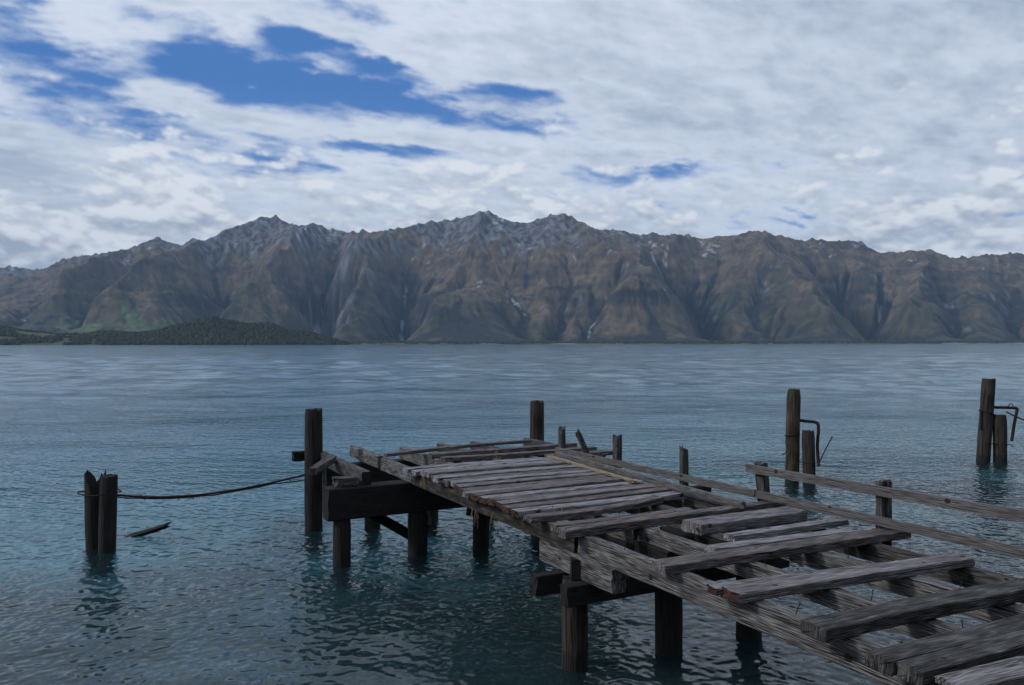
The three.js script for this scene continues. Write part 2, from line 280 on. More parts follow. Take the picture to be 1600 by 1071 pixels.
function headH(x, z) {
  const a = x / z, top = (538 - lookup(HEAD, a * 1250 + 800)) / 1250 * HZ, w = smooth(0, 340, z - 2640 - 60 * noise(a * 14, 2)) * (1 - smooth(3150, 3600, z));
  return (top - 4) * w + 7 * fbm(x / 90, z / 90, 3) * w * smooth(0, 20, top) - 3 * (1 - w);
}
{
  const NA = 240, NR = 50, pos = [], col = [], idx = [];
  for (let k = 0; k < NR; k++) for (let i = 0; i < NA; i++) { const z = mix(2600, 3650, k / (NR - 1)), a = mix(-0.97, -0.17, i / (NA - 1)), x = a * z, h = headH(x, z); pos.push(x, h, -z); const n = 0.7 + 0.5 * fbm(x / 40, z / 40, 3), g = smooth(0.0, 0.25, fbm(x / 160 + 5, z / 160, 3) + (a < -0.5 ? 0.15 : -0.12)); const c = mix3([0.03, 0.036, 0.022], [0.075, 0.085, 0.04], g); col.push(c[0] * n, c[1] * n, c[2] * n); }
  for (let k = 0; k < NR - 1; k++) for (let i = 0; i < NA - 1; i++) { const o = k * NA + i; idx.push(o, o + 1, o + NA, o + 1, o + NA + 1, o + NA); }
  const g = new THREE.BufferGeometry(); g.setAttribute('position', new THREE.Float32BufferAttribute(pos, 3)); g.setAttribute('color', new THREE.Float32BufferAttribute(col, 3)); g.setIndex(idx); g.computeVertexNormals();
  structure('headland_terrain', g, new THREE.MeshStandardMaterial({ vertexColors: true, roughness: 1, name: 'headland scrub' }));
  forest('headland_forest', 9000, 5, (r) => { const z = 2640 + r() * 620, a = -0.75 + r() * 0.565, x = a * z, h = headH(x, z); if (h < 0.3 || (a < -0.52 && fbm(x / 160 + 5, z / 160, 3) > -0.08)) return null; return [x, h + 1, -z, 3.2 + 4 * r()]; }, 'dark green native forest covering the low headland across the lake');
}
{
  const NA = 260, NR = 24, pos = [], col = [], idx = [];
  const flat = (x, z) => { const a = x / z, w = smooth(0, 60, z - 4180 - 130 * noise(a * 6, 4) - 40 * noise(a * 30, 1)); return mix(-2, 5 + 5 * smooth(4200, 4800, z) + 3 * noise(x / 120, z / 90), w); };
  for (let k = 0; k < NR; k++) for (let i = 0; i < NA; i++) { const z = mix(4000, 4960, k / (NR - 1)), a = mix(-0.95, 0.95, i / (NA - 1)), x = a * z; pos.push(x, flat(x, z), -z); const s = smooth(0.1, 0.3, fbm(x / 200, z / 60, 3) + 0.12 * smooth(4260, 4200, z)); const c = mix3([0.045, 0.05, 0.028], [0.20, 0.19, 0.165], s); col.push(...c); }
  for (let k = 0; k < NR - 1; k++) for (let i = 0; i < NA - 1; i++) { const o = k * NA + i; idx.push(o, o + 1, o + NA, o + 1, o + NA + 1, o + NA); }
  const g = new THREE.BufferGeometry(); g.setAttribute('position', new THREE.Float32BufferAttribute(pos, 3)); g.setAttribute('color', new THREE.Float32BufferAttribute(col, 3)); g.setIndex(idx); g.computeVertexNormals();
  structure('shore_terrain', g, new THREE.MeshStandardMaterial({ vertexColors: true, roughness: 1, name: 'river flats' }));
  forest('far_shore_forest', 9000, 6, (r) => { const z = 4160 + r() * 760, a = -0.55 + r() * 1.3, x = a * z; if (fbm(x / 200, z / 60, 3) > 0.1 || fbm(x / 420 + 8, z / 150, 3) + (r() - 0.5) * 0.4 < -0.15) return null; const h = flat(x, z); if (h < 1) return null; return [x, h + 1, -z, 3.5 + 5 * r()]; }, 'dark belt of trees along the far lake shore below the mountains');
}
{
  const pos = [], idx = [], col = [], NI = 60, NJ = 14;
  for (let j = 0; j < NJ; j++) for (let i = 0; i < NI; i++) { const u = i / (NI - 1), v = j / (NJ - 1) * 2 - 1, w = (1.2 + 7 * u) * (1 + 0.25 * noise(u * 9, 3)), x = -134.5 - 60 * u + 0.6 * noise(i, j), z = -214 - 8 * u + v * w; pos.push(x, (1 - v * v) * (0.25 + 0.45 * Math.sqrt(u)) * (1 + 0.5 * noise(u * 30, v * 4)) - 0.12, z); const k = 0.7 + 0.5 * noise(i * 0.7, j * 0.9); col.push(0.09 * k, 0.085 * k, 0.075 * k); }
  for (let j = 0; j < NJ - 1; j++) for (let i = 0; i < NI - 1; i++) { const o = j * NI + i; idx.push(o, o + 1, o + NI, o + 1, o + NI + 1, o + NI); }
  const g = new THREE.BufferGeometry(); g.setAttribute('position', new THREE.Float32BufferAttribute(pos, 3)); g.setAttribute('color', new THREE.Float32BufferAttribute(col, 3)); g.setIndex(idx); g.computeVertexNormals();
  structure('gravel_spit_ground', g, new THREE.MeshStandardMaterial({ vertexColors: true, roughness: 1, side: THREE.DoubleSide, name: 'wet gravel' }));
}

// ------------------------------------------------------------------ lake and lake bed
const TILE = 26;
function waveTile(N, size, waves) {                      // periodic waves -> heights
  const h = new Float32Array(N * N), S = new Float32Array(N), C = new Float32Array(N);
  for (const [kx, kz, amp, ph] of waves) {
    for (let i = 0; i < N; i++) { const p = 2 * Math.PI * kx * i / N; S[i] = Math.sin(p); C[i] = Math.cos(p); }
    for (let j = 0; j < N; j++) { const p = 2 * Math.PI * kz * j / N + ph, s = Math.sin(p) * amp, c = Math.cos(p) * amp; for (let i = 0; i < N; i++) h[j * N + i] += S[i] * c + C[i] * s; }
  }
  return h;
}
function waves(count, size, l0, l1, dir, spread, slope, seed) {
  const r = rng(seed), out = [];
  for (let n = 0; n < count; n++) { const l = l0 * Math.pow(l1 / l0, r()), th = dir + (r() + r() + r() - 1.5) * spread, kx = Math.round(size / l * Math.cos(th)), kz = Math.round(size / l * Math.sin(th)); if (!kx && !kz) continue; const k = 2 * Math.PI * Math.hypot(kx, kz) / size; out.push([kx, kz, slope * Math.sqrt(2 / count) / k, r() * 6.283]); }
  return out;
}
{
  const N = 2048, h = waveTile(N, TILE, [...waves(90, TILE, 0.09, 0.34, 1.75, 2.0, 0.115, 1), ...waves(50, TILE, 0.34, 1.3, 1.45, 0.9, 0.036, 2)]);
  const px = TILE / N, d = new Uint8Array(N * N * 4);
  for (let j = 0; j < N; j++) for (let i = 0; i < N; i++) {
    const patch = 1;
    const sx = (h[j * N + (i + 1) % N] - h[j * N + (i + N - 1) % N]) / (2 * px) * patch, sy = (h[((j + 1) % N) * N + i] - h[((j + N - 1) % N) * N + i]) / (2 * px) * patch, l = 1 / Math.hypot(sx, sy, 1), o = (j * N + i) * 4;
    d[o] = (-sx * l * 0.5 + 0.5) * 255; d[o + 1] = (-sy * l * 0.5 + 0.5) * 255; d[o + 2] = (l * 0.5 + 0.5) * 255; d[o + 3] = 255;
  }
  const nt = new THREE.DataTexture(d, N, N); nt.wrapS = nt.wrapT = THREE.RepeatWrapping; nt.magFilter = THREE.LinearFilter; nt.needsUpdate = true;
  const M = 512, B = 173 / TILE, hb = waveTile(M, 173, waves(50, 173, 2.5, 24, 1.6, 0.9, 0.022, 3));
  let lo = 1e9, hi = -1e9; for (const v of hb) { lo = Math.min(lo, v); hi = Math.max(hi, v); }
  const bt = tex(M, M, (u, v) => { const k = (hb[Math.floor(v * M) * M + Math.floor(u * M)] - lo) / (hi - lo); return [k, k, k]; }); bt.repeat.set(1 / B, 1 / B);
  const water = new THREE.MeshPhysicalMaterial({ color: new THREE.Color().setRGB(0.26, 0.52, 0.62), roughness: 0.10, ior: 1.33, transmission: 0.965, thickness: 5, attenuationColor: new THREE.Color().setRGB(0.16, 0.78, 1.0), attenuationDistance: 11, normalMap: nt, normalScale: new THREE.Vector2(1, 1), bumpMap: bt, bumpScale: hi - lo, name: 'glacial lake water' });
  // one sheet: flat and sheltered inshore, real chop that lengthens with the fetch farther out
  const rs = [0, 2, 5, 9, 13, 17], ths = []; for (let r = 20; r < 25000; r *= r < 700 ? 1.0105 : 1.035) rs.push(r);
  for (let i = 0; i <= 460; i++) ths.push(-0.95 + 1.9 * i / 460); for (let i = 1; i < 30; i++) ths.push(0.95 + (Math.PI * 2 - 1.9) * i / 30); ths.push(Math.PI * 2 - 0.95);
  const pos = [], uv = [], idx = [], m = ths.length;
  for (const r of rs) for (const t of ths) {
    const x = r * Math.sin(t), z = r * Math.cos(t), l = Math.log(r + 1) * 24, fine = Math.abs(t) <= 0.951 ? 1 - smooth(0.85, 0.95, Math.abs(t)) : 0;
    const gust = 0.9 + 0.35 * fbm(x / (30 + r * 0.7), z / (14 + r * 0.22), 2), w = noise(l + 0.8 * noise(t * 9, l * 0.3), t * 17) + 0.45 * noise(l * 2.1 + 7, t * 30 + 3);
    pos.push(x, fine * smooth(20, 70, r) * (1 - smooth(1500, 3500, r)) * Math.min(0.0023 * r, 0.4) * gust * w, -z); uv.push(x / TILE, z / TILE);
  }
  for (let j = 0; j < rs.length - 1; j++) for (let i = 0; i < m - 1; i++) { const o = j * m + i; if (j) idx.push(o, o + 1, o + m); idx.push(o + 1, o + m + 1, o + m); }
  const g = new THREE.BufferGeometry(); g.setAttribute('position', new THREE.Float32BufferAttribute(pos, 3)); g.setAttribute('uv', new THREE.Float32BufferAttribute(uv, 2)); g.setIndex(idx); g.computeVertexNormals();
  const nn = g.attributes.normal; for (let i = 0; i < m; i++) nn.setXYZ(i, 0, 1, 0); for (let j = 0; j < rs.length; j++) { for (const i of [0, m - 1]) nn.setXYZ(j * m + i, 0, 1, 0); }
  structure('lake_water', g, water);
}
function bedH(x, z) {                                    // z > 0 away from the shore; behind the camera an unseen high bank, added to block sky light
  const d = z - 0.5 * x + 0.8 * noise(x / 7, z / 9);
  return (d < -2.5 ? 2.34 - (d + 2.5) * 0.95 : d < 4 ? (4 - d) * 0.36 : d < 14 ? -(d - 4) * 0.11 : Math.max(-4.4, -1.1 - (d - 14) * 0.14)) + 0.06 * fbm(x * 0.8, z * 0.8, 3);
}
{ // stones and weed in the shallows, pale glacial silt farther out
  const xs = [], zs = []; for (let i = -70; i <= 70; i++) xs.push(Math.abs(i) < 60 ? i * 0.5 : Math.sign(i) * (30 + Math.pow(Math.abs(i) - 59, 4.2))); for (let i = -24; i <= 110; i++) zs.push(i < -14 ? -7 - Math.pow(-14 - i, 3.2) : i < 90 ? i * 0.5 : 45 + Math.pow(i - 90, 3.38));
  const pos = [], uv = [], col = [], idx = [], nx = xs.length;
  for (const z of zs) for (const x of xs) {
    const h = Math.min(15, bedH(clamp(x, -60, 60), z)), n = fbm(x / 5, z / 5, 4), m = fbm(x * 0.9 + 40, z * 0.9, 3), silt = smooth(-0.2, 0.45, (-h - 1.2) * 0.36 + n * 0.5 + m * 0.3);
    const c = mix3(mix3([0.060, 0.058, 0.046], [0.026, 0.030, 0.018], smooth(-0.1, 0.2, m + n * 0.5)), [0.62, 0.62, 0.58], silt), k = 1 + 0.3 * m; if (h > 0.3) { c[0] = 0.055; c[1] = 0.062; c[2] = 0.032; }
    pos.push(x, h, -z); uv.push(x / 3, z / 3); col.push(c[0] * k, c[1] * k, c[2] * k);
  }
  for (let j = 0; j < zs.length - 1; j++) for (let i = 0; i < nx - 1; i++) { const o = j * nx + i; idx.push(o, o + 1, o + nx, o + 1, o + nx + 1, o + nx); }
  const g = new THREE.BufferGeometry(); g.setAttribute('position', new THREE.Float32BufferAttribute(pos, 3)); g.setAttribute('color', new THREE.Float32BufferAttribute(col, 3)); g.setAttribute('uv', new THREE.Float32BufferAttribute(uv, 2)); g.setIndex(idx); g.computeVertexNormals();
  const map = tex(512, 512, (u, v) => { const n = tile2(u, v, 40) * 0.5 + tile2(u, v, 90) * 0.5, k = 0.86 + n * 0.4; return [k, k, k]; }, true);
  structure('ground_lake_bed', g, new THREE.MeshStandardMaterial({ map, vertexColors: true, roughness: 0.95, name: 'stones, weed and silt' }));
}
function tile2(u, v, k) { const a = smooth(0.85, 1, u), b = smooth(0.85, 1, v); return (noise(u * k, v * k) * (1 - a) + noise((u - 1) * k, v * k) * a) * (1 - b) + (noise(u * k, (v - 1) * k) * (1 - a) + noise((u - 1) * k, (v - 1) * k) * a) * b; }
console.log('water', Date.now() - T0);

// ------------------------------------------------------------------ weathered timber
const wrap = (x, n) => ((x % n) + n) % n;
function tnoise(u, v, ku, kv, off) {                     // tileable noise over the unit square
  const f = (x, y) => noise(x * ku + off, y * kv + off * 1.7);
  const a = smooth(0.8, 1, u), b = smooth(0.8, 1, v);
  return (f(u, v) * (1 - a) + f(u - 1, v) * a) * (1 - b) + (f(u, v - 1) * (1 - a) + f(u - 1, v - 1) * a) * b;
}
function woodMaterial(name, pale, dark, o = {}) {        // u along the grain (2 m a tile), v across it (0.5 m)
  const W = 1024, Hh = 256, off = o.seed ?? 1, height = new Float32Array(W * Hh), r = rng(off * 77 + 5), knots = [];
  for (let i = 0; i < (o.knots ?? 5); i++) knots.push([r(), r(), 0.012 + 0.016 * r()]);
  const map = tex(W, Hh, (u, v) => {
    let bend = 0, knot = 0;
    for (const [a, b, s] of knots) { const dx = (u - a) * 2, dy = (v - b) * 0.5, d = Math.hypot(dx * 0.5, dy); bend += (dy > 0 ? 1 : -1) * 0.018 * Math.exp(-d * d / (s * s * 6)); knot = Math.max(knot, smooth(s * 1.2, s * 0.6, Math.hypot(dx * 0.75, dy))); }
    const vv = wrap(v + bend, 1);
    const fine = tnoise(u, vv, 14, 125, off), mid = tnoise(u, vv, 7, 60, off + 9), broad = tnoise(u, vv, 3, 7, off + 20), blot = tnoise(u, vv, 7, 5, off + 31) + 0.5 * tnoise(u, vv, 17, 11, off + 33);
    const crack = smooth(0.34, 0.50, tnoise(u, vv, 4, 52, off + 50) + 0.25 * fine) * smooth(-0.1, 0.3, broad + 0.15);
    let k = 0.5 + 1.05 * fine + 0.38 * mid + 0.10 * broad + (o.blot ?? 0.4) * blot * 0.75;
    const c = mix3(dark, pale, clamp(k)), lich = o.lichen ? smooth(0.32, 0.5, blot * 0.8 + fine * 0.3 + 0.1) * o.lichen : 0;
    let q = mix3(c, [0.50, 0.51, 0.49], lich * 0.6); q = mix3(q, [dark[0] * 0.35, dark[1] * 0.33, dark[2] * 0.33], Math.max(crack * 0.85, knot * 0.8));
    height[Math.floor(v * Hh) * W + Math.floor(u * W)] = clamp(0.55 + 0.28 * fine + 0.22 * mid - 0.55 * crack - 0.2 * knot);
    return q;
  }, true);
  const bump = tex(W, Hh, (u, v) => { const k = height[Math.floor(v * Hh) * W + Math.floor(u * W)]; return [k, k, k]; });
  return new THREE.MeshStandardMaterial({ map, bumpMap: bump, bumpScale: o.bump ?? 0.010, roughness: 0.93, name });
}
const srgb = (r, g, b) => [r / 255, g / 255, b / 255];
const WOOD = {
  plank: [woodMaterial('grey weathered plank', srgb(158, 156, 160), srgb(62, 54, 52), { seed: 1 }), woodMaterial('brown grey plank', srgb(136, 130, 130), srgb(46, 38, 36), { seed: 2, knots: 7 }), woodMaterial('pale silvered plank', srgb(174, 174, 180), srgb(76, 70, 70), { seed: 3 })],
  old: woodMaterial('rotting lichened plank', srgb(94, 92, 90), srgb(28, 26, 27), { seed: 4, lichen: 0.5, blot: 0.7, bump: 0.018 }),
  stringer: [woodMaterial('bleached stringer', srgb(146, 144, 143), srgb(36, 33, 33), { seed: 5, blot: 0.45, lichen: 0.3, bump: 0.012 }), woodMaterial('stained stringer', srgb(106, 103, 102), srgb(26, 24, 24), { seed: 6, blot: 0.5, lichen: 0.25, bump: 0.012 })],
  brown: woodMaterial('brown stained stringer', srgb(78, 72, 66), srgb(22, 19, 18), { seed: 11, blot: 0.9, lichen: 0.3, bump: 0.012 }),
  dark: woodMaterial('tarred dark timber', srgb(38, 34, 33), srgb(15, 13, 13), { seed: 7, blot: 0.5 }),  // tone lowered further to stand in for shade on camera-facing timber
  rail: woodMaterial('sawn grey rail', srgb(122, 120, 120), srgb(60, 57, 57), { seed: 8, blot: 0.25, bump: 0.005 }),
  fresh: woodMaterial('pale yellow batten', srgb(158, 145, 122), srgb(108, 92, 74), { seed: 9, blot: 0.25, bump: 0.005 }),
  rust: woodMaterial('red heartwood end', srgb(96, 60, 42), srgb(44, 26, 20), { seed: 10, blot: 0.5 }),
};
// pile: u round it, v from 2 m under water to 2.5 m over it; a wet, weedy band with a ragged edge at the waterline
function pileMaterial(name, pale, dark, seed) {
  const W = 256, Hh = 1024, height = new Float32Array(W * Hh);
  const map = tex(W, Hh, (u, v) => {
    const y = v * 4.5 - 2, fine = tnoise(u, v, 70, 14, seed), mid = tnoise(u, v, 22, 7, seed + 4), blot = tnoise(u, v, 6, 12, seed + 8), crack = smooth(0.32, 0.5, tnoise(u, v, 26, 5, seed + 12) + 0.2 * fine);
    let c = mix3(dark, pale, clamp(0.5 + 0.4 * fine + 0.35 * mid + 0.45 * blot));
    c = mix3(c, [dark[0] * 0.3, dark[1] * 0.3, dark[2] * 0.3], crack * 0.85);
    const wet = smooth(0.24, 0.18, y + 0.10 * mid + 0.08 * fine + 0.05 * blot); c = mix3(c, [0.10 + 0.03 * mid, 0.105 + 0.05 * fine, 0.085], wet * 0.85);
    height[Math.floor(v * Hh) * W + Math.floor(u * W)] = clamp(0.6 + 0.3 * fine + 0.2 * mid - 0.6 * crack);
    return c;
  }, true);
  const bump = tex(W, Hh, (u, v) => { const k = height[Math.floor(v * Hh) * W + Math.floor(u * W)]; return [k, k, k]; });
  return new THREE.MeshStandardMaterial({ map, bumpMap: bump, bumpScale: 0.014, roughness: 0.9, name });
}
const PILE = { brown: pileMaterial('brown weathered pile', srgb(76, 68, 61), srgb(32, 27, 25), 3), dark: pileMaterial('dark tarred pile', srgb(44, 39, 38), srgb(17, 15, 15), 21), ochre: pileMaterial('ochre lichened pile', srgb(88, 76, 58), srgb(36, 30, 25), 35) };
const IRON = new THREE.MeshStandardMaterial({ map: tex(128, 128, (u, v) => { const n = tnoise(u, v, 12, 12, 2) + 0.5 * tnoise(u, v, 40, 40, 5); return mix3([0.13, 0.10, 0.09], [0.30, 0.19, 0.13], clamp(0.35 + n * 0.7)); }, true), roughness: 0.85, metalness: 0.25, name: 'rusted iron' });

// a sawn timber along +x, top at y = 0, worn and uneven; o: warp, taper, worn, jag (broken end), sag
let pieceSeed = 0;
function timberGeo(L, w, h, o = {}) {
  const seed = ++pieceSeed * 3.71, n = Math.max(3, Math.round(L / (o.step ?? 0.11))), worn = (o.worn ?? 0.006) * 0.55, ch = Math.min(w, h) * (o.chamfer ?? 0.06);
  const P = []; // rounded rectangle: points [z, y], going round
  const side = (a, b, k) => { for (let i = 0; i < k; i++) P.push([mix(a[0], b[0], i / k), mix(a[1], b[1], i / k)]); };
  const kw = w > 0.16 ? 5 : 3, kh = h > 0.16 ? 4 : 2;
  side([-w / 2 + ch, 0], [w / 2 - ch, 0], kw); side([w / 2 - ch, 0], [w / 2, -ch], 1); side([w / 2, -ch], [w / 2, -h + ch], kh); side([w / 2, -h + ch], [w / 2 - ch, -h], 1);
  side([w / 2 - ch, -h], [-w / 2 + ch, -h], kw); side([-w / 2 + ch, -h], [-w / 2, -h + ch], 1); side([-w / 2, -h + ch], [-w / 2, -ch], kh); side([-w / 2, -ch], [-w / 2 + ch, 0], 1);
  const M = P.length, pos = [], uv = [], per = []; let acc = 0; for (let i = 0; i <= M; i++) { per.push(acc); const a = P[i % M], b = P[(i + 1) % M]; acc += Math.hypot(b[0] - a[0], b[1] - a[1]); }
  const u0 = (seed * 0.37) % 1, v0 = (seed * 0.61) % 1, jag = o.jag ?? [0.012, 0.012];
  const V = (k, i) => {
    const t = k / n, [z, y] = P[i % M]; let x = L * t;
    const e = 1 - 0.0 * t, at = i % M;
    const edge = worn * (1 + 1.6 * Math.exp(-Math.min(x, L - x) / 0.08));
    const dz = edge * noise(x * 5 + seed, at * 0.8) + worn * 1.4 * noise(x * 1.1 + seed, 4.4), dy = edge * 0.8 * noise(x * 5 + seed + 50, at * 0.7);
    if (k === 0) x += jag[0] * (0.5 + 1.6 * noise(at * 1.7 + seed, 3.3) + 0.8 * noise(z * 60, y * 60 + seed)); if (k === n) x -= jag[1] * (0.5 + 1.6 * noise(at * 1.7 + seed, 8.3) + 0.8 * noise(z * 60 + 5, y * 60 + seed));
    const bow = (o.bow ?? 0) * 4 * t * (1 - t), side = (o.side ?? 0) * 4 * t * (1 - t), nar = 1 - (o.taper ?? 0) * t, tw = (o.twist ?? 0) * (t - 0.5);
    const Y = (y + dy), Z = (z + dz) * nar;
    return [x, Y * Math.cos(tw) - Z * Math.sin(tw) + bow, Z * Math.cos(tw) + Y * Math.sin(tw) + side];
  };
  const push = (a, ua) => { pos.push(...a); uv.push(...ua); };
  for (let k = 0; k < n; k++) for (let i = 0; i < M; i++) {
    const a = V(k, i), b = V(k + 1, i), c = V(k + 1, i + 1), d = V(k, i + 1), U = (q) => u0 + L * q / n / 2, T = (q) => v0 + per[q] / 0.5;
    push(a, [U(k), T(i)]); push(b, [U(k + 1), T(i)]); push(c, [U(k + 1), T(i + 1)]); push(a, [U(k), T(i)]); push(c, [U(k + 1), T(i + 1)]); push(d, [U(k), T(i + 1)]);
  }
  const sides = pos.length / 3;
  for (const k of [0, n]) { const c = [0, 0, 0]; for (let i = 0; i < M; i++) { const p = V(k, i); c[0] += p[0] / M; c[1] += p[1] / M; c[2] += p[2] / M; } for (let i = 0; i < M; i++) { const a = V(k, i), b = V(k, i + 1), q = k ? [c, a, b] : [c, b, a]; for (const p of q) push(p, [u0 + p[1] * 0.9, v0 + p[2] * 2]); } }
  let g = new THREE.BufferGeometry(); g.setAttribute('position', new THREE.Float32BufferAttribute(pos, 3)); g.setAttribute('uv', new THREE.Float32BufferAttribute(uv, 2));
  g = toCreasedNormals(g, 0.32); g.addGroup(0, sides, 0); g.addGroup(sides, pos.length / 3 - sides, 1);
  return g;
}
// plan of the wharf: s runs out into the lake, t across it to the right
const UX = -0.4724, UD = 0.8814;
const W3 = (s, t, y) => new THREE.Vector3(s * UX + t * UD, y, -(s * UD - t * UX));
const ENDMAT = WOOD.dark;
function timber(parent, name, a, b, w, h, mat, o = {}) { // a, b: [s, t, y of the top]
  const A = W3(...a), B = W3(...b), X = B.clone().sub(A), L = X.length(); X.normalize();
  const Z = X.clone().cross(new THREE.Vector3(0, 1, 0)).normalize(), Y = Z.clone().cross(X), m = mesh(name, timberGeo(L, w, h, o), [mat, o.end ?? mat], parent);
  m.quaternion.setFromRotationMatrix(new THREE.Matrix4().makeBasis(X, Y, Z)); if (o.roll) m.rotateX(o.roll); m.position.copy(A); return m;
}
function pileGeo(r, y0, y1, o = {}) {                    // worn round pile; o.lean [dx, dz] over its height, o.top 'flat' | 'notch' | 'round'
  const seed = ++pieceSeed * 5.3, M = 28, n = Math.ceil((y1 - y0) / 0.09), pos = [], uv = [], idx = [];
  const topY = (th, c) => { let d = 0.035 * noise(Math.cos(th) * 2 + seed, Math.sin(th) * 2) + 0.02 * noise(th * 5, seed); if (o.notch) d += o.notch(th); return d; };
  for (let k = 0; k <= n; k++) for (let i = 0; i <= M; i++) {
    const th = i / M * Math.PI * 2, t = k / n, y = mix(y0, y1, t), tp = clamp((y - y1 + 0.5) / 0.5), c = Math.cos(th), s = Math.sin(th);
    let R = r * (1 + (o.flare ?? 0) * (1 - t)) * (1 + 0.035 * noise(c * 1.4 + seed, s * 1.4 + y * 0.9) + 0.045 * noise(th * 3 + seed, y * 1.2) * 1 + 0.03 * noise(th * 9 + seed, y * 0.7));
    const seam = Math.abs(wrap(th - (o.seam ?? 2) + 0.1 * noise(y * 3, seed), 6.2832)) < 0.14 ? 0.12 : 0; R *= 1 - seam * tp;
    R *= 1 - (o.round ?? 0.10) * smooth(0.16, 0, y1 - y);
    const yy = y + topY(th) * tp * tp;
    pos.push(c * R + (o.lean?.[0] ?? 0) * t, yy, s * R + (o.lean?.[1] ?? 0) * t); uv.push(i / M, (yy + 2) / 4.5);
  }
  for (let k = 0; k < n; k++) for (let i = 0; i < M; i++) { const q = k * (M + 1) + i; idx.push(q, q + M + 1, q + 1, q + 1, q + M + 1, q + M + 2); }
  // worn top: two rings inwards
  const base = n * (M + 1); let last = base;
  for (const f of [0.72, 0.4, 0.12]) { const st = pos.length / 3; for (let i = 0; i <= M; i++) { const q = (base + i) * 3, cx = o.lean?.[0] ?? 0, cz = o.lean?.[1] ?? 0, th = i / M * 6.2832; pos.push(mix(cx, pos[q], f), mix(y1 - (o.notch ? 0.42 : 0), pos[q + 1], o.notch ? f * f : 0.5) + 0.02 * noise(th * 3 + f * 9, seed), mix(cz, pos[q + 2], f)); uv.push(i / M, (y1 - (1 - f) * r + 2) / 4.5); } for (let i = 0; i < M; i++) idx.push(last + i, st + i, last + i + 1, last + i + 1, st + i, st + i + 1); last = st; }
  let g = new THREE.BufferGeometry(); g.setAttribute('position', new THREE.Float32BufferAttribute(pos, 3)); g.setAttribute('uv', new THREE.Float32BufferAttribute(uv, 2)); g.setIndex(idx);
  return toCreasedNormals(g, 0.8);
}
function pile(parent, s, t, r, top, mat, o = {}) { const p = W3(s, t, 0), m = mesh('pile', pileGeo(r, -2.6, top, { seam: s * 3 + t, ...o }), mat, parent); m.position.copy(p); return m; }
function tube(pts, r, seg = 40, rad = 8, taut = 0.5) { return new THREE.TubeGeometry(new THREE.CatmullRomCurve3(pts, false, 'catmullrom', taut), seg, r, rad, false); }

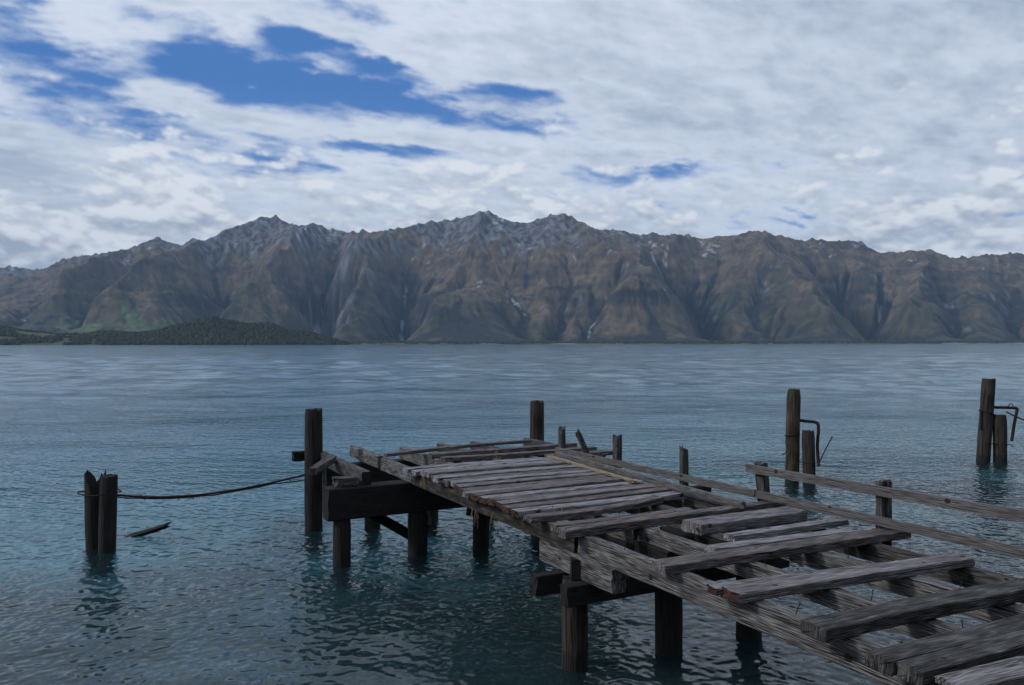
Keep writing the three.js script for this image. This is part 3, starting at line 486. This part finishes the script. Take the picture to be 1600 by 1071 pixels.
// ------------------------------------------------------------------ the wharf
const wharf = thing('wharf', 'derelict grey timber wharf with missing deck planks standing over the lake', 'wharf', [0, 0, 0]);
const TOP = 1.33, DECK = 1.40, SD = 0.20;
{
  // bents: rows of piles with their caps
  const far = part('pile_bent', wharf);
  pile(far, 13.78, 3.5, 0.150, 2.07, PILE.dark, { round: 0.06 }); pile(far, 13.5, 4.46, 0.135, 0.72, PILE.dark); pile(far, 13.6, 5.6, 0.135, 0.72, PILE.dark); pile(far, 13.6, 6.75, 0.135, 0.72, PILE.dark); pile(far, 13.75, 7.93, 0.140, 2.06, PILE.brown, { round: 0.02 });
  timber(far, 'cap_beam', [13.55, 3.62, 1.13], [13.55, 8.05, 1.13], 0.22, 0.41, WOOD.dark);
  timber(far, 'waling', [13.98, 3.18, 1.34], [13.98, 3.7, 1.34], 0.12, 0.17, WOOD.dark);
  const a = part('pile_bent', wharf);
  pile(a, 11.38, 3.3, 0.125, 0.72, PILE.dark); pile(a, 11.4, 4.48, 0.148, 0.72, PILE.dark); pile(a, 11.2, 5.45, 0.125, 0.72, PILE.dark); pile(a, 11.4, 6.6, 0.125, 0.72, PILE.dark); pile(a, 11.4, 7.8, 0.125, 0.72, PILE.dark);
  timber(a, 'cap_beam', [11.4, 3.06, 1.13], [11.4, 8.0, 1.13], 0.30, 0.46, WOOD.dark, { chamfer: 0.05 });
  timber(a, 'brace', [11.75, 4.6, 0.70], [13.4, 5.5, 0.05], 0.08, 0.16, WOOD.dark); timber(a, 'brace', [11.62, 3.5, 0.95], [11.62, 4.5, 0.30], 0.06, 0.15, WOOD.dark);
  timber(a, 'brace', [10.9, 5.1, 0.78], [10.9, 5.75, 0.62], 0.08, 0.16, WOOD.dark);
  const b = part('pile_bent', wharf);
  pile(b, 6.68, 4.28, 0.128, 0.88, PILE.brown); pile(b, 6.55, 5.35, 0.142, 0.88, PILE.dark); pile(b, 6.5, 6.42, 0.135, 0.88, PILE.dark);
  timber(b, 'cap_beam', [6.47, 4.02, 0.90], [6.47, 6.95, 0.90], 0.13, 0.20, WOOD.dark); timber(b, 'cap_beam', [6.90, 3.93, 0.90], [6.90, 6.95, 0.90], 0.13, 0.20, WOOD.dark);
  timber(b, 'corbel', [7.35, 4.34, 1.128], [6.02, 4.34, 1.128], 0.16, 0.226, WOOD.stringer[0]); timber(b, 'corbel', [6.64, 5.05, 1.183], [6.1, 5.05, 1.183], 0.16, 0.28, WOOD.dark); timber(b, 'corbel', [7.2, 5.05, 1.128], [6.65, 5.05, 1.128], 0.16, 0.226, WOOD.dark); timber(b, 'corbel', [6.64, 5.83, 1.163], [6.1, 5.83, 1.163], 0.16, 0.26, WOOD.dark); timber(b, 'corbel', [7.2, 5.83, 1.128], [6.65, 5.83, 1.128], 0.16, 0.226, WOOD.dark); timber(b, 'corbel', [6.64, 6.5, 1.163], [6.1, 6.5, 1.163], 0.16, 0.26, WOOD.dark); timber(b, 'corbel', [7.2, 6.5, 1.128], [6.65, 6.5, 1.128], 0.16, 0.226, WOOD.dark);
  const st = mesh('bearing_block', timberGeo(0.20, 0.12, 0.11, { worn: 0.008 }), WOOD.dark, b); st.position.copy(W3(6.63, 4.20, 0.90)); st.rotation.z = Math.PI / 2;
  const c = part('pile_bent', wharf);
  for (const t of [4.3, 5.35, 6.45]) pile(c, 1.7, t, 0.14, 0.88, PILE.dark);
  timber(c, 'cap_beam', [1.5, 4.0, 0.90], [1.5, 6.9, 0.90], 0.13, 0.20, WOOD.dark); timber(c, 'cap_beam', [1.92, 4.0, 0.90], [1.92, 6.9, 0.90], 0.13, 0.20, WOOD.dark);
  for (const t of [4.33, 5.05, 5.83, 6.5]) timber(c, 'corbel', [2.2, t, 1.128], [1.2, t, 1.128], 0.16, 0.226, WOOD.dark);
  // stringers
  const S = (s0, s1, t, mat, o = {}) => timber(wharf, 'stringer', [s0, t, o.y ?? TOP], [s1, t + (o.dt ?? 0), o.y1 ?? o.y ?? TOP], o.w ?? 0.10, o.h ?? SD, mat, { worn: 0.007, ...o });
  S(6.62, -1.6, 4.33, WOOD.stringer[0]); S(11.12, 6.66, 4.33, WOOD.brown, { w: 0.13 }); S(12.62, 11.15, 4.34, WOOD.stringer[0], { worn: 0.012 }); S(14.15, 12.58, 4.30, WOOD.stringer[0], { worn: 0.012, y: 1.36 });
  S(6.62, -1.6, 5.05, WOOD.stringer[0], { h: 0.145 }); S(13.75, 6.66, 5.10, WOOD.stringer[0], { dt: -0.06, worn: 0.012 });
  S(6.62, -1.6, 5.86, WOOD.stringer[0], { h: 0.165 }); S(13.9, 6.66, 5.90, WOOD.stringer[1]);
  S(6.62, -1.6, 6.52, WOOD.stringer[1], { h: 0.165 }); S(13.9, 6.66, 6.58, WOOD.stringer[1]);
  S(13.9, 11.32, 3.65, WOOD.stringer[1], { w: 0.14, end: WOOD.dark }); S(13.9, 11.2, 7.75, WOOD.stringer[1]);
  timber(wharf, 'packing_block', [11.42, 3.18, 1.26], [11.42, 3.52, 1.26], 0.22, 0.128, WOOD.stringer[1], { worn: 0.012, jag: [0.03, 0.03] });
  timber(wharf, 'loose_timber', [12.2, 3.08, 1.30], [12.75, 3.55, 1.40], 0.14, 0.10, WOOD.stringer[1], { worn: 0.01 });

  // deck planks: [s at the left end, s at the right end, t left, t right, width, material, options]
  const deck = part('deck', wharf), r = rng(31);
  const PL = (s0, s1, t0, t1, w, mat, o = {}) => timber(deck, 'plank', [s0, t0, (o.y ?? DECK)], [s1, t1, (o.y1 ?? o.y ?? DECK)], w, o.h ?? 0.068, mat, { worn: 0.007, chamfer: 0.09, ...o });
  const P0 = WOOD.plank;
  // head of the wharf
  PL(12.42, 12.92, 4.32, 7.3, 0.15, P0[1], { y: 1.42, h: 0.05, bow: 0.02 }); PL(12.18, 12.25, 5.0, 7.85, 0.18, P0[1]); PL(11.72, 11.68, 5.02, 7.9, 0.17, P0[1], { bow: -0.015 }); PL(11.16, 11.1, 6.62, 7.95, 0.2, P0[1]);
  // the tight run
  let s = 11.04; const n = 17;
  for (let i = 0; i < n; i++) { const w = 0.150 + 0.045 * r(), mat = P0[Math.floor(r() * 2.99)], sk = (r() - 0.5) * 0.03; const t0 = 4.16 + (r() - 0.5) * 0.13 - (i > 8 ? 0.06 : 0); PL(s - w / 2, s - w / 2 + sk, t0, 6.50 - (11 - s) * 0.02 + (r() - 0.5) * 0.1, w, mat, { y: DECK + (r() - 0.5) * 0.034, y1: DECK + (r() - 0.5) * 0.034, bow: (r() - 0.5) * 0.02, twist: (r() - 0.5) * 0.07, end: i > 7 && i !== 10 ? WOOD.rust : undefined }); s -= w + 0.016 + 0.032 * r(); }
  // the gappy run towards the shore
  PL(7.27, 7.44, 4.07, 5.95, 0.15, P0[1], { bow: -0.03, y: DECK + 0.01 });
  PL(6.84, 6.80, 4.12, 5.86, 0.14, P0[1], { bow: -0.01 }); PL(6.58, 6.60, 4.05, 7.02, 0.15, P0[1], { h: 0.085, y: 1.412 });
  PL(6.12, 6.11, 5.28, 6.74, 0.29, P0[0], { h: 0.105, y: 1.435 }); PL(5.68, 5.64, 5.35, 6.9, 0.13, P0[2], { h: 0.06 }); PL(5.42, 5.28, 4.88, 6.55, 0.135, P0[2], { h: 0.06 });
  PL(5.21, 5.05, 4.14, 7.0, 0.20, P0[1], { h: 0.075, y: 1.405 }); PL(4.54, 4.30, 4.10, 5.95, 0.12, P0[0], { h: 0.06, taper: 0.35, end: WOOD.rust }); PL(4.385, 4.17, 4.14, 6.58, 0.20, P0[0], { h: 0.07, y: 1.405, end: WOOD.rust });
  PL(3.58, 3.36, 4.08, 6.9, 0.21, WOOD.old, { h: 0.085, y: 1.415, worn: 0.012, bow: 0.015 });
  PL(3.06, 2.96, 4.02, 6.7, 0.18, WOOD.old, { worn: 0.009, h: 0.085, jag: [0.015, 0.015] }); PL(2.88, 2.80, 4.04, 6.7, 0.17, WOOD.old, { worn: 0.010, h: 0.085, jag: [0.015, 0.015] });
  PL(2.66, 2.64, 4.08, 4.86, 0.20, WOOD.plank[0], { worn: 0.010, h: 0.06, jag: [0.03, 0.16], y: 1.385, y1: 1.365 });
  for (let k = 0; k < 5; k++) PL(1.9 - k * 0.62, 1.88 - k * 0.62, 4.1, 6.7, 0.2, P0[k % 3]);
  // kerb and batten along the right edge
  timber(wharf, 'kerb', [10.94, 6.66, 1.475], [6.48, 6.34, 1.475], 0.055, 0.075, WOOD.rail, { worn: 0.004, step: 0.2 });
  timber(deck, 'batten', [10.88, 6.50, 1.432], [8.36, 6.30, 1.425], 0.085, 0.025, WOOD.fresh, { worn: 0.004, step: 0.2, jag: [0.03, 0.06] });
  // outriggers that carry the rail posts
  for (const [q, e] of [[9.53, 7.05], [8.12, 7.3], [3.6, 7.0], [1.9, 7.0]]) timber(wharf, 'outrigger', [q, 6.3, TOP - 0.005], [q, e, TOP - 0.005], 0.13, 0.10, WOOD.dark);
  // railing: posts on the outer edge, two rails on their inner side
  const rail = part('railing', wharf);
  const POST = (q, t, top, w, mat, o = {}) => { const m = mesh('post', timberGeo(top - 1.20, w, w * 0.8, { worn: 0.008, jag: [0.01, 0.05], ...o }), mat, rail); const X = new THREE.Vector3(o.dx ?? 0, 1, o.dz ?? 0).normalize(), u = new THREE.Vector3(UX, 0, -UD), Z = u.clone().addScaledVector(X, -u.dot(X)).normalize(), Y = Z.clone().cross(X); m.quaternion.setFromRotationMatrix(new THREE.Matrix4().makeBasis(X, Y, Z)); m.position.copy(W3(q, t + 0.04, 1.20)); };
  POST(11.07, 6.85, 1.86, 0.10, WOOD.stringer[1]); POST(10.95, 7.35, 1.84, 0.085, WOOD.stringer[1], { dx: -0.42, dz: -0.1 }); POST(9.53, 6.85, 1.88, 0.115, WOOD.stringer[1]); POST(8.10, 6.84, 1.86, 0.07, WOOD.stringer[1], { jag: [0.01, 0.05] }); POST(8.13, 6.905, 1.83, 0.075, WOOD.stringer[1], { jag: [0.01, 0.04] }); POST(6.73, 6.93, 1.85, 0.12, WOOD.stringer[1], { dx: -0.10, jag: [0.01, 0.02] }); POST(5.17, 6.83, 1.865, 0.07, WOOD.stringer[1], { jag: [0.01, 0.01] }); POST(5.15, 6.895, 1.87, 0.07, WOOD.stringer[1], { jag: [0.01, 0.01] }); POST(3.6, 6.86, 1.88, 0.11, WOOD.stringer[1]); POST(1.9, 6.86, 1.88, 0.11, WOOD.stringer[1]);
  timber(rail, 'rail', [11.15, 6.79, 1.515], [6.75, 6.79, 1.52], 0.045, 0.085, WOOD.rail, { worn: 0.004, step: 0.2 }); timber(rail, 'rail', [6.74, 6.79, 1.52], [-1, 6.80, 1.525], 0.045, 0.085, WOOD.rail, { worn: 0.004, step: 0.2 });
  timber(rail, 'rail', [6.90, 6.79, 1.80], [-1, 6.80, 1.875], 0.045, 0.092, WOOD.rail, { worn: 0.005, step: 0.2 });
  // dry grass rooted in the gaps
  const straw = new THREE.MeshStandardMaterial({ color: new THREE.Color().setRGB(0.30, 0.25, 0.16), roughness: 1, name: 'dry grass' });
  for (const [q, t, y, hang] of [[10.55, 4.24, 1.36, 1], [8.95, 4.26, 1.15, 1], [8.4, 4.27, 1.20, 1], [11.6, 5.9, 1.38, -1], [10.9, 5.6, 1.38, -1], [10.4, 6.2, 1.39, -1], [7.4, 4.5, 1.36, -1]]) {
    const g = []; for (let k = 0; k < 9; k++) { const a = r() * 6.28, l = (0.05 + 0.10 * r()) * (hang > 0 ? 1.6 : 0.8), p = W3(q + (r() - 0.5) * 0.12, t + (r() - 0.5) * 0.03, y); g.push(tube([p, p.clone().add(new THREE.Vector3(Math.cos(a) * 0.03, -hang * l * 0.4, Math.sin(a) * 0.03)), p.clone().add(new THREE.Vector3(Math.cos(a) * 0.05, -hang * l, Math.sin(a) * 0.05))], 0.0022, 5, 4)); }
    mesh('grass_tuft', mergeGeometries(g), straw, wharf).userData.kind = 'stuff';
  }
  // nails left standing where planks have gone
  const nailGeo = mergeGeometries([new THREE.CylinderGeometry(0.0035, 0.0035, 0.10, 5).translate(0, 0.05, 0), new THREE.CylinderGeometry(0.008, 0.008, 0.004, 6).translate(0, 0.101, 0)]);
  for (const [q, t] of [[6.3, 5.03], [6.05, 5.07], [5.9, 4.31], [5.6, 4.35], [4.9, 5.04], [4.75, 5.86], [3.95, 4.33], [3.9, 5.05], [3.2, 5.05], [3.75, 5.85], [8.9, 6.74], [8.3, 6.74], [7.5, 4.33], [7.0, 5.04], [6.95, 5.86], [11.9, 5.05], [12.8, 5.06], [12.4, 5.9], [5.95, 5.86], [3.1, 4.34]]) { const m = mesh('nail', nailGeo, IRON, wharf); m.position.copy(W3(q, t, TOP - 0.02)); m.rotation.set((noise(q * 3, t) * 0.5), 0, noise(q, t * 4) * 0.6); m.scale.y = 0.8 + 0.7 * Math.abs(noise(q * 7, 1)); }
}

// ------------------------------------------------------------------ mooring piles standing clear of the wharf
const loc = (px, z) => (px - 800) / 1250 * z;
{
  const d = thing('mooring_dolphin', 'tall pile and shorter pile with bent iron pipe, nearer the wharf railing', 'mooring piles', [6.40, 0, -18.4]); d.userData.group = 'paired mooring piles off the right of the wharf';
  mesh('tall_pile', pileGeo(0.155, -2.6, 2.14, { lean: [0.10, 0], round: 0.16 }), PILE.ochre, d).position.set(-0.02, 0, 0);
  mesh('short_pile', pileGeo(0.140, -2.6, 1.20, { lean: [-0.10, 0], flare: 0.06 }), PILE.brown, d).position.set(0.45, 0, 0.15);
  mesh('bent_pipe', tube([new THREE.Vector3(0.16, 1.44, 0.05), new THREE.Vector3(0.34, 1.42, 0.1), new THREE.Vector3(0.50, 1.405, 0.13), new THREE.Vector3(0.575, 1.36, 0.15), new THREE.Vector3(0.585, 1.22, 0.16), new THREE.Vector3(0.555, 0.85, 0.18), new THREE.Vector3(0.53, 0.42, 0.32)], 0.036, 50, 9), IRON, d);
  mesh('iron_rod', tube([new THREE.Vector3(0.56, 0.52, 0.3), new THREE.Vector3(0.69, 0.80, 0.3), new THREE.Vector3(0.84, 1.10, 0.32)], 0.013, 8, 6), IRON, d);
  const ring = []; for (let k = 0; k <= 20; k++) { const a = k / 20 * 6.283; ring.push(new THREE.Vector3(0.045 + Math.cos(a) * 0.168, 1.10 + 0.03 * Math.sin(a * 1 + 1), Math.sin(a) * 0.168)); }
  mesh('wire_lashing', tube(ring, 0.012, 40, 5), IRON, d); mesh('loose_wire', tube([new THREE.Vector3(-0.11, 1.10, 0.1), new THREE.Vector3(-0.15, 0.95, 0.12), new THREE.Vector3(-0.10, 0.80, 0.14), new THREE.Vector3(-0.17, 0.70, 0.14), new THREE.Vector3(-0.24, 0.66, 0.14)], 0.010, 20, 5), IRON, d); mesh('wire_lashing', tube([new THREE.Vector3(0.15, 0.5, 0.16), new THREE.Vector3(0.33, 0.48, 0.28), new THREE.Vector3(0.5, 0.5, 0.3)], 0.010, 12, 5), IRON, d);
}
{
  const d = thing('mooring_dolphin', 'tall leaning pile and shorter pile with braced iron pipe, farthest right in the lake', 'mooring piles', [12.85, 0, -21.7]); d.userData.group = 'paired mooring piles off the right of the wharf';
  mesh('tall_pile', pileGeo(0.172, -2.6, 2.23, { lean: [0.36, 0], round: 0.06 }), PILE.brown, d).position.set(-0.27, 0, 0);
  mesh('short_pile', pileGeo(0.165, -2.6, 1.26, { lean: [-0.02, 0] }), PILE.brown, d).position.set(0.34, 0, 0.1);
  mesh('bent_pipe', tube([new THREE.Vector3(0.20, 1.46, 0.05), new THREE.Vector3(0.4, 1.46, 0.08), new THREE.Vector3(0.68, 1.45, 0.1), new THREE.Vector3(0.775, 1.44, 0.11), new THREE.Vector3(0.77, 1.36, 0.12), new THREE.Vector3(0.68, 1.05, 0.16), new THREE.Vector3(0.53, 0.58, 0.28)], 0.040, 50, 9), IRON, d);
  mesh('shackle', new THREE.TorusGeometry(0.055, 0.013, 6, 16), IRON, d).position.set(0.62, 1.51, 0.1);
  const ring = []; for (let k = 0; k <= 20; k++) { const a = k / 20 * 6.283; ring.push(new THREE.Vector3(0.02 + Math.cos(a) * 0.185, 1.32 - 0.06 * Math.cos(a), Math.sin(a) * 0.185)); }
  mesh('wire_lashing', tube(ring, 0.014, 40, 5), IRON, d); mesh('wire_lashing', tube([new THREE.Vector3(-0.05, 0.5, 0.18), new THREE.Vector3(0.15, 0.5, 0.2), new THREE.Vector3(0.5, 0.48, 0.28), new THREE.Vector3(0.56, 0.42, 0.28)], 0.012, 12, 5), IRON, d);
  mesh('side_batten', timberGeo(0.55, 0.05, 0.04, {}), WOOD.dark, d).position.set(-0.19, 0.85, 0.08); d.children.at(-1).rotation.z = Math.PI / 2;
  const c = mesh('mooring_line', tube([new THREE.Vector3(13.28, 1.36, -21.5), new THREE.Vector3(13.6, 1.18, -21.4), new THREE.Vector3(14.1, 1.02, -21.3), new THREE.Vector3(15.0, 0.72, -21.2), new THREE.Vector3(17.0, 0.18, -21), new THREE.Vector3(18.5, -0.3, -21)], 0.020, 40, 6), IRON, scene); c.userData = { label: 'dark line running right from the farthest leaning pile', category: 'line' };
}
{
  const d = thing('mooring_dolphin', 'dark stump of two piles with a V-shaped rotten notch, left of the wharf', 'mooring piles', [-6.42, 0, -12.45]);
  const notch = (th) => { const x = Math.cos(th); return -0.34 * Math.exp(-Math.pow((x - 0.22) / (x < 0.22 ? 0.72 : 0.45), 2)) + 0.05 * noise(th * 7, 2); };
  mesh('rotten_pile', pileGeo(0.150, -2.6, 1.21, { notch, lean: [-0.05, 0], round: 0.0 }), PILE.dark, d).position.set(-0.085, 0, -0.12);
  mesh('split_pile', pileGeo(0.128, -2.6, 1.165, { lean: [0.09, 0], round: 0.02, flare: -0.08, seam: 2.2 }), PILE.dark, d).position.set(0.105, 0, 0.10);
  const ring = []; for (let k = 0; k <= 24; k++) { const a = k / 24 * 6.283; ring.push(new THREE.Vector3(0.0 + Math.cos(a) * 0.31, 0.90 + 0.012 * Math.sin(a * 3), Math.sin(a) * 0.275)); }
  mesh('wire_lashing', tube(ring, 0.011, 50, 5), IRON, d);
  // steel cable from the stump to the wharf's corner pile: two strands with stray wire ends
  const end = W3(13.78, 3.5, 0), pts = [], pts2 = [];
  for (let k = 0; k <= 16; k++) { const t = k / 16, x = mix(-6.16, end.x - 0.15, t), z = mix(-12.36, end.z + 0.03, t), y = mix(0.875, 0.945, t) - 0.145 * 4 * t * (1 - t) * (1.25 - 0.5 * t); pts.push(new THREE.Vector3(x, y, z)); pts2.push(new THREE.Vector3(x, y - 0.022 - 0.02 * Math.max(0, noise(k * 0.7, 5)) + (k > 13 ? -0.02 * (k - 13) : 0), z + 0.015)); }
  const ends = []; for (const [k, dy] of [[2, 0.03], [2.3, -0.05], [5, -0.05], [6.2, -0.06], [11.8, 0.035], [14.6, -0.05]]) { const i = Math.floor(k), p = pts[i].clone().lerp(pts[i + 1], k - i); ends.push(tube([p.clone(), p.clone().add(new THREE.Vector3(0.02, dy, 0))], 0.008, 2, 5)); }
  const c = mesh('mooring_cable', mergeGeometries([tube(pts, 0.017, 70, 6), tube(pts2, 0.010, 70, 6), ...ends]), IRON, scene); c.userData = { label: 'sagging rusty cable between the left stump and the wharf corner pile', category: 'cable' };
  const f = mesh('floating_timber', timberGeo(0.78, 0.16, 0.055, { worn: 0.012, taper: 0.45, jag: [0.02, 0.08] }), WOOD.dark, scene); f.position.set(-6.50, -0.03, -13.35); f.rotation.set(0.25, 0.12, 0.27); f.userData = { label: 'dark broken timber sticking out of the water beside the left stump', category: 'driftwood' };
}

renderer.render(scene, camera);
